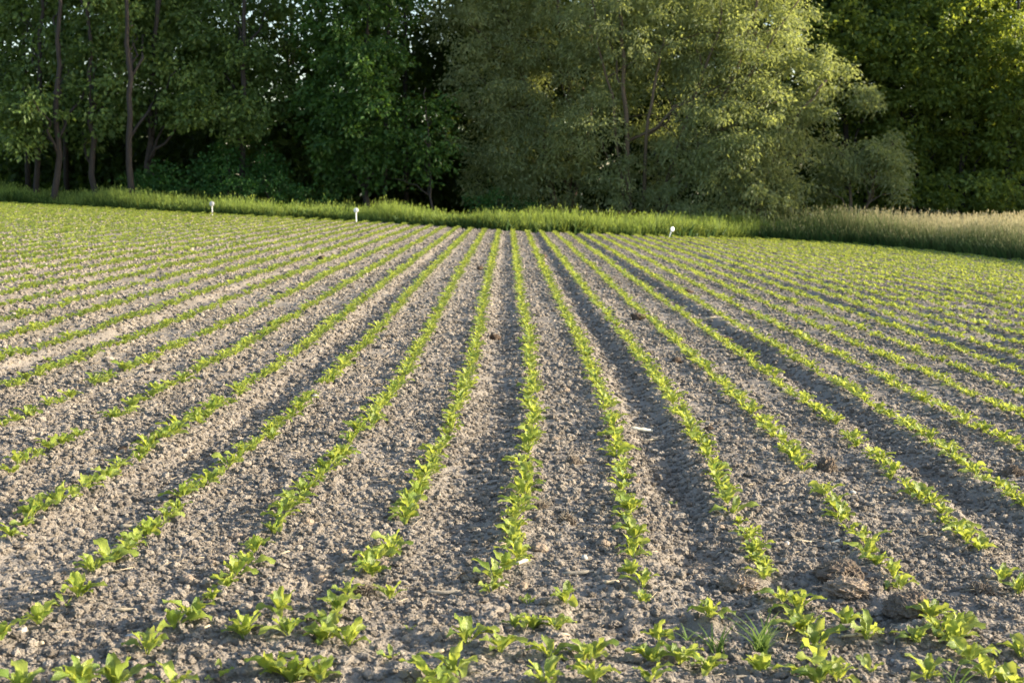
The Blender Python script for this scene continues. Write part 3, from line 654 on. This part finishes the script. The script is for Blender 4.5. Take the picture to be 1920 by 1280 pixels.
for n in range(-60, 46):
    y = START.get(n, 5.6 + .18 * abs(n)) + rngP.uniform(0, .1)
    lo = y
    while y < 62:
        x = ROW0 + ROW * n + float(bend(y)) + rngP.normal() * .014
        ok = rngP.random() > .035 and not any(a < y < b for a, b in GAPS.get(n, []))
        if x < EDGE[-1, 0] and y > edge_y(x) - .15: ok = False
        if y > EDGE[-1, 1]: ok = ok and x < EDGE[-1, 0]
        if x > redge_x(y) - .1: ok = False
        if abs(x) > .365 * y * 1.1 + 1.3: ok = False
        if ok: plants.append((x, y, rngP.uniform(.56, 1.0) * (1.0 if y < 22 else 1.12) * (1.0 if y > 6 else .95), 'row', n))
        y += rngP.uniform(.115, .185) if y < 24 else rngP.uniform(.13, .19)
for px, py, s in HEAD: plants.append((*ground(px, py), s * .95, 'head', 0))
for px, py, s in SEED: plants.append((*ground(px, py), s, 'seed', 0))
A = np.array([(p[0], p[1]) for p in plants]); PX, PY = project(A[:, 0], A[:, 1], base_z(A[:, 0]) + .05)
inside = (PX > -40) & (PX < 1960) & (PY < 1310)
order = sorted(np.where(inside)[0], key=lambda i: A[i, 1])
single = set(int(i) for i in order[:300])
lab = {'row': ('young bright green beet plant growing in one of the straight crop rows', 'beet plants in the crop rows'),
       'head': ('loose beet plant on the churned headland soil in front of the row ends', 'loose beet plants on the headland'),
       'seed': ('tiny beet seedling with a few narrow leaves in bare soil', 'tiny beet seedlings')}
ROWLAB = {0: 'the row ending at the white split stalk', -1: 'the row ending above the long crosswise stalk', 1: 'the row ending at the thin wisp of grass', 2: 'the row ending beside the wide pale sod',
          3: 'the row broken by a gap beside the shaggy brown clod', 4: 'the row passing the large flat topped clod', -2: 'the row running down into the clustered loose headland plants',
          -3: 'the row beside the wheel furrow with the short pale stalk', -4: 'the row with a small white pebble at its foot', 5: 'the row ending by the ragged brown clod'}
rngB = np.random.default_rng(3)
for i in order[:300]:
    x, y, s, k, n = plants[i]
    lb_, gr_ = lab[k]
    if k == 'row': lb_ = 'young beet plant in ' + ROWLAB.get(n, 'one of the crop rows farther out from the middle furrows'); gr_ = 'beet plants: ' + ROWLAB.get(n, 'rows farther out')
    beet_plant(x, y, s, rngB, lb_, gr_, small=(k == 'seed'))
# all other plants of the field: one mass
def beet_mass():
    rng = np.random.default_rng(8); Vs, Fs, Us, Ts = [], [], [], []; base = 0
    var = {}
    for lod in (0, 1, 2, 3):
        var[lod] = []
        for k in range(9):
            v, f, u = [], [], []; b = 0; a = rng.uniform(0, 6.28)
            for kind, c in (('outer', 5), ('inner', 3 if lod < 2 else 2)):
                for _ in range(c):
                    V, Fq, UV = leaf_arrays(rng, *leaf_params(rng, kind), lod=lod)
                    a += 2.4 + rng.normal() * .3; R = np.array([[math.cos(a), -math.sin(a), 0], [math.sin(a), math.cos(a), 0], [0, 0, 1]])
                    v.append(V @ R.T); f.append(Fq + b); u.append(UV); b += len(V)
            var[lod].append((np.concatenate(v), np.concatenate(f), np.concatenate(u)))
    rest = [i for i in range(len(plants)) if i not in single]
    X = A[rest, 0]; Y = A[rest, 1]; Z = H(X, Y) - .006
    for j, i in enumerate(rest):
        lod = 0 if Y[j] < 10.5 else (1 if Y[j] < 15 else (2 if Y[j] < 25 else 3))
        v, f, u = var[lod][int(rng.integers(9))]
        a = rng.uniform(0, 6.28); s = plants[i][2] * (.6 if plants[i][3] == 'seed' else 1.0); c_, s_ = math.cos(a) * s, math.sin(a) * s
        Vs.append(np.stack([v[:, 0] * c_ - v[:, 1] * s_ + X[j], v[:, 0] * s_ + v[:, 1] * c_ + Y[j], v[:, 2] * s + Z[j]], -1))
        Fs.append(f + base); base += len(v); Us.append(u); Ts.append(np.full(len(v), rng.random()))
    o = link('beet_crop', mesh_np('beet_crop', np.concatenate(Vs), np.concatenate(Fs), True, {'leafuv': ('FLOAT_VECTOR', np.concatenate(Us)), 'tint': ('FLOAT', np.concatenate(Ts))}), M['beet_far'])
    tag(o, 'the many beet plants of the rows running on to the far edge of the field', 'plants', kind='stuff')
    print('plants', len(plants), 'mass faces', sum(len(f) for f in Fs))
beet_mass()

# ------------------------------------------------------------------ clods, stones, stalks, tufts
def ico(sub):
    t = (1 + 5 ** .5) / 2
    V = [(-1, t, 0), (1, t, 0), (-1, -t, 0), (1, -t, 0), (0, -1, t), (0, 1, t), (0, -1, -t), (0, 1, -t), (t, 0, -1), (t, 0, 1), (-t, 0, -1), (-t, 0, 1)]
    Fq = [(0, 11, 5), (0, 5, 1), (0, 1, 7), (0, 7, 10), (0, 10, 11), (1, 5, 9), (5, 11, 4), (11, 10, 2), (10, 7, 6), (7, 1, 8), (3, 9, 4), (3, 4, 2), (3, 2, 6), (3, 6, 8), (3, 8, 9), (4, 9, 5), (2, 4, 11), (6, 2, 10), (8, 6, 7), (9, 8, 1)]
    V = [np.array(v) / np.linalg.norm(v) for v in V]
    for _ in range(sub):
        mid = {}; nf = []
        def m_(a, b):
            k = (min(a, b), max(a, b))
            if k not in mid: v = V[a] + V[b]; V.append(v / np.linalg.norm(v)); mid[k] = len(V) - 1
            return mid[k]
        for a, b, c in Fq:
            x, y, z = m_(a, b), m_(b, c), m_(c, a); nf += [(a, x, z), (b, y, x), (c, z, y), (x, y, z)]
        Fq = nf
    return np.array(V), np.array(Fq)
ICO4, ICO3 = ico(4), ico(3)
def lump(px, py, rx, rz, name, label, group, m_, seed, rough=.35, cat='clod', sub=4, fibre=False):
    """a lump whose foot is seen at that pixel; rx, rz half width and half height in photo pixels"""
    rng = np.random.default_rng(seed); X, Y = ground(px, py); s = Y / F_PX
    V, Fq = ICO4 if sub == 4 else ICO3
    o3 = rng.uniform(0, 50, 3); d = np.zeros(len(V))
    for k, (fr, am) in enumerate([(1.4, 1), (3.1, .6), (6.5, .4), (13, .3), (27, .22)]):
        d += am * ((vnoise(V[:, 0] * fr + V[:, 2] * fr * .6 + o3[0], V[:, 1] * fr - V[:, 2] * fr * .8 + o3[1], k) - .5) + (vnoise(V[:, 2] * fr + o3[2], V[:, 0] * fr * .8 + V[:, 1] * fr * .5 + o3[0], k + 1) - .5))
    V = V * (1 + rough * d)[:, None]
    V = V * np.array([rx * s, rx * s * rng.uniform(.75, 1.05), rz * s]); V[:, 2] = np.where(V[:, 2] < -.4 * rz * s, -.4 * rz * s, V[:, 2])
    o = link(name, mesh_np(name, V, Fq, sub == 3), m_)
    o.location = (X, Y, float(H(X, Y)) + rz * s * .33); o.rotation_euler = (0, 0, rng.uniform(0, 6.28))
    tag(o, label, cat, group)
    if fibre:
        mb = MB()
        for k in range(200):
            d0 = rng.normal(size=3); d0[2] = abs(d0[2]) * .7; d0 /= np.linalg.norm(d0)
            p0 = d0 * np.array([rx * s, rx * s * .85, rz * s]) * .9; l_ = rng.uniform(.012, .03)
            p1 = p0 + (d0 + rng.normal(size=3) * .9) * l_ * .5; p2 = p1 + (rng.normal(size=3) - np.array([0, 0, .6])) * l_ * .5
            mb.tube([p0, p1, p2], [.0008, .0006, .0003], 3)
        f = link('root_fibre', mb.mesh('root_fibre'), M['stalk'], o); f['kind'] = 'stuff'
    return o
CL = [
 (1550, 880, 26, 16, 'shaggy brown clod beside the gap in a beet row', M['clod'], 1), (1572, 1086, 48, 24, 'large flat topped clod of brown rooty earth between two crop rows', M['clod'], 1),
 (1590, 1112, 46, 18, 'low ragged sod broken off in front of the large flat clod', M['clod_pale'], 1), (1705, 1150, 44, 26, 'biggest round earth clod casting a long shadow beside the headland plants', M['clod'], 1),
 (1838, 1108, 30, 14, 'ragged brown clod below the end of a crop row', M['clod'], 1), (1385, 1100, 44, 20, 'wide pale sod lying against the foot of a beet row', M['clod_pale'], 1), (1322, 1052, 40, 15, 'flat upturned clod over a small hollow', M['clod_pale'], 1),
 (1073, 868, 15, 10, 'small reddish brown rooty clod in the bare strip', M['clod'], 1), (1063, 978, 16, 14, 'upright crumbling brown clod in the bare strip', M['clod'], 1), (1014, 948, 17, 9, 'flat brown clod touching a beet row', M['clod'], 1),
 (684, 1116, 22, 12, 'brown rooty clod at the foot of a headland beet plant', M['clod'], 1), (1900, 890, 20, 14, 'dark clod beside an outlying crop row', M['clod'], 0),
]
for i, (px, py, rx, rz, lb, m_, fb) in enumerate(CL):
    lump(px, py, rx * .85, rz * 1.05, 'soil_clod', lb, None, m_, 900 + i, .45, fibre=bool(fb))
DK = 'small dark clod lying in the bare strip between crop rows'
for i, (px, py, rx, rz) in enumerate([(603, 484, 8, 5), (1197, 598, 12, 7), (1356, 634, 13, 5), (1407, 651, 7, 5), (925, 630, 11, 5), (230, 845, 12, 7), (278, 682, 8, 6), (1290, 548, 9, 4), (1018, 482, 6, 4), (1600, 640, 8, 4), (1268, 676, 9, 5), (900, 505, 5, 4), (1440, 640, 9, 4), (1330, 806, 12, 6)]):
    lump(px, py, rx * 1.2, rz * 1.3, 'soil_clod', DK, 'small dark clods between the rows', M['dark_clod'], 930 + i, .4, sub=3)
PG = 'rounded grey brown soil lump lying among the crumbs'
for i, (px, py, rx, rz) in enumerate([(576, 986, 13, 9), (642, 1038, 14, 11), (514, 952, 12, 8), (350, 1090, 17, 9), (507, 1122, 12, 10), (1038, 824, 10, 7), (662, 755, 8, 6), (697, 545, 5, 4), (975, 1092, 14, 9), (440, 1002, 15, 7), (1130, 1020, 14, 8), (1010, 1030, 18, 9), (1190, 905, 10, 6), (905, 916, 12, 7), (1060, 730, 8, 6), (690, 718, 8, 5), (1640, 868, 9, 6), (230, 1050, 12, 6), (1260, 1210, 14, 8), (720, 1060, 12, 7), (1180, 1120, 15, 8), (600, 1085, 12, 8), (880, 1150, 12, 7), (395, 1060, 12, 7), (1350, 990, 10, 6)]):
    lump(px, py, rx, rz, 'soil_lump', PG, 'rounded soil lumps', M['clod_pale'], 960 + i, .3, sub=3)
for i, (px, py, rx, rz, lb, m_) in enumerate([(1523, 1024, 10, 8, 'pale rounded pebble beside the short white stalk', 'white_stone'), (244, 1180, 12, 6, 'smooth pale pebble in front of a headland beet plant', 'white_stone'), (42, 1178, 14, 7, 'grey pebble beside headland seedlings', 'stone'), (1599, 920, 8, 6, 'small cream pebble between two crop rows', 'white_stone'), (146, 988, 7, 5, 'small white pebble at the foot of a crop row', 'white_stone'), (1096, 1050, 8, 8, 'small upright white chip of stone in the bare strip', 'white_stone'), (1675, 1226, 8, 6, 'small grey pebble on the headland soil', 'stone'), (590, 748, 7, 5, 'small white pebble in a wheel furrow', 'white_stone'), (1475, 1015, 7, 7, 'tiny cream pebble beside a fallen twig', 'white_stone')]):
    lump(px, py, rx * .75, rz * .75, 'pebble', lb, None, M[m_], 1000 + i, .22, cat='stone', sub=3)
def stick(px, py, length, rot, rad, label, m_, seed, bendy=.05, lift=.0):
    rng = np.random.default_rng(seed); X, Y = ground(px, py); s = Y / F_PX; Ln = length * s; r = rad * s
    n = 9; u = np.linspace(-.5, .5, n)
    ang = math.radians(rot); wx = X + u * Ln * math.cos(ang); wy = Y + u * Ln * math.sin(ang)
    P = np.stack([u * Ln, bendy * Ln * (u * 2) ** 2 + rng.normal(size=n) * Ln * .006, np.zeros(n)], -1)
    zz = H(wx, wy); co = np.polyfit(u, zz, 1)
    P[:, 2] = np.polyval(co, u) + max(0, float(np.max(zz - np.polyval(co, u))) * .6) + r * .7 + lift * (u + .5) * Ln
    P[:, 2] -= float(H(X, Y))
    rr = r * (1 + .12 * rng.normal(size=n)); rr[0] *= .7; rr[-1] *= .75
    mb = MB(); mb.tube(P, rr, 8, .3, rng)
    o = link('dry_stalk', mb.mesh('dry_stalk'), m_); o.location = (X, Y, float(H(X, Y))); o.rotation_euler = (0, 0, ang)
    tag(o, label, 'stalk')
ST = [(833, 1104, 66, 4, 4.5, 'long dry stalk lying crosswise at the end of the furrow', 'stalk'), (979, 1053, 30, 40, 3.5, 'white split stalk beside the end of a beet row', 'pale_stalk'), (1572, 1016, 32, 4, 4.5, 'short thick bleached stalk lying near a pale pebble', 'pale_stalk'),
      (1563, 1178, 84, -10, 3.5, 'long brown stalk behind a headland beet plant', 'stalk'), (1612, 1194, 70, -3, 3, 'pale stalk parallel to the long brown stalk', 'straw'), (1416, 1143, 34, 12, 4.5, 'thick stub of stalk by the grass tuft', 'stalk'),
      (240, 982, 28, 5, 4.5, 'short pale stalk lying in the wheel furrow', 'straw'), (60, 1110, 26, -55, 2, 'thin twig sticking out of the soil near seedlings', 'straw'), (233, 1136, 46, 5, 3.5, 'flat straw coloured stalk on the headland', 'straw'), (388, 1178, 16, 60, 3, 'short straw stub beside a loose beet plant', 'straw'),
      (69, 1197, 26, 0, 4.5, 'short thick straw stub by the grey pebble', 'straw'), (532, 1038, 24, 30, 2.5, 'thin straw beside a beet row', 'straw'), (1085, 1074, 60, 8, 4, 'dull flattened stalk in the bare strip', 'stalk'), (1147, 1096, 30, 20, 4, 'curled dry leaf stalk beside a beet row', 'straw'), (815, 1211, 36, 8, 4, 'tan stalk behind the loose beet plants', 'straw'),
      (1203, 798, 44, 10, 3.5, 'grey stalk lying across a wheel furrow', 'pale_stalk'), (1220, 813, 30, 15, 3, 'slim pale stalk just below the grey stalk', 'straw'), (1059, 1195, 26, 50, 2, 'thin bent straw on the headland', 'straw'), (1505, 1010, 36, 5, 2.5, 'fallen twig beside a tiny cream pebble', 'straw'), (140, 1238, 22, 70, 6, 'stubby broken stalk standing out of the headland soil', 'straw'),
      (425, 462, 10, -15, 2.5, 'bright bit of straw far out among dense rows', 'pale_stalk'), (435, 570, 14, -10, 2, 'straw sliver between two rows far out', 'straw'), (1330, 596, 22, 2, 3, 'pale stalk lying between rows beside a dark clod', 'straw'), (1395, 1268, 40, 15, 3, 'thin twig lying on the headland soil', 'stalk')]
for i, (px, py, ln, ro, rd, lb, m_) in enumerate(ST):
    stick(px, py, ln, ro, rd, lb, M[m_], 1100 + i, .08 if i % 3 == 0 else .03, .5 if 'sticking' in lb or 'standing' in lb else .02)
def litter():
    rng = np.random.default_rng(55); mb = MB()
    for k in range(620):
        Y = 3.8 + 18 * rng.random() ** 1.5; X = (rng.random() * 2 - 1) * .38 * (Y + .3); a = rng.uniform(0, math.pi); l_ = rng.uniform(.012, .05) * (1 + Y * .02)
        z = float(H(X, Y)) + .006; d = np.array([math.cos(a), math.sin(a), rng.normal() * .25]) * l_
        p = np.array([X, Y, z + .004]); mb.tube([p - d, p + rng.normal(size=3) * l_ * .08, p + d], [.0012, .0016, .001], 3)
    tag(link('straw_litter', mb.mesh('straw_litter'), M['straw']), 'fine bits of straw and root strewn over the soil', 'straw', kind='stuff')
litter()
def tuft(px, py, n, h, label, seed):
    rng = np.random.default_rng(seed); X, Y = ground(px, py); t = empty('grass_tuft', (X, Y, float(H(X, Y)) - .01)); tag(t, label, 'grass tuft')
    protos = []
    for k in range(5):
        le = rng.uniform(.4, 1.35); V = []
        u = np.linspace(0, 1, 7)
        for q in u:
            w = .0024 * (1 - q ** 2.2) + .0004; x = le * q ** 1.8 * .7; z = q * (1 - .25 * le * q)
            V += [(x, -w / h, z), (x, w / h, z)]
        me = mesh_np('blade', np.array(V) * h, [(2 * i, 2 * i + 2, 2 * i + 3, 2 * i + 1) for i in range(6)], True); me.materials.append(M['tuft']); protos.append(me)
    for k in range(n):
        o = bpy.data.objects.new('blade', protos[int(rng.integers(5))]); C.objects.link(o); o.parent = t
        s = rng.uniform(.5, 1.1); o.scale = (s, s * rng.uniform(1.0, 2.0), s); o.rotation_euler = (0, rng.normal() * .12, rng.uniform(0, 6.28)); o.location = (rng.normal() * .012, rng.normal() * .012, 0)
tuft(1428, 1216, 46, .17, 'big spreading tuft of green grass among the headland beet plants', 61)
tuft(1344, 1213, 24, .14, 'sparse grass tuft standing next to the big tuft', 62)
tuft(1288, 1190, 10, .10, 'thin wisp of grass by the end of a beet row', 63)
tuft(1790, 1284, 10, .15, 'few tall grass blades in front of a headland beet plant', 64)

# ------------------------------------------------------------------ marker stakes at the far edge
def marker(px, py_foot, py_top, lean, label, m_disc, m_stake, yaw):
    X, Y = ground(px, py_foot); s = Y / F_PX; h = (py_foot - py_top) * s; r = 4.6 * s
    t = empty('marker_stake', (X, Y, float(H(X, Y)) - .05)); tag(t, label, 'marker', 'marker stakes at the field edge'); t.rotation_euler = (0, math.radians(lean), yaw)
    mb = MB(); mb.tube([[0, 0, -.1], [0, 0, h * .5], [0, 0, h - r + .04]], [.022, .022, .022], 4); link('stake', mb.mesh('stake', False), m_stake, t)
    mb = MB(); mb.tube([[0, -.045, h - r + .05], [0, -.040, h - r + .05], [0, -.028, h - r + .05], [0, -.023, h - r + .05]], [r * .96, r, r, r * .96], 24); link('disc', mb.mesh('disc'), m_disc, t)
marker(398, 403, 378, 0, 'dull grey white disc marker on a stake in front of the bramble thicket', M['grey_paint'], M['grey_paint'], 0)
marker(668, 416, 390, 0, 'white disc marker on an upright stake in front of the dark maple', M['white_paint'], M['white_paint'], 0)
marker(1253, 445, 421, 21, 'bright white disc marker on a leaning stake in front of the willows', M['white_paint'], M['white_paint'], .5)
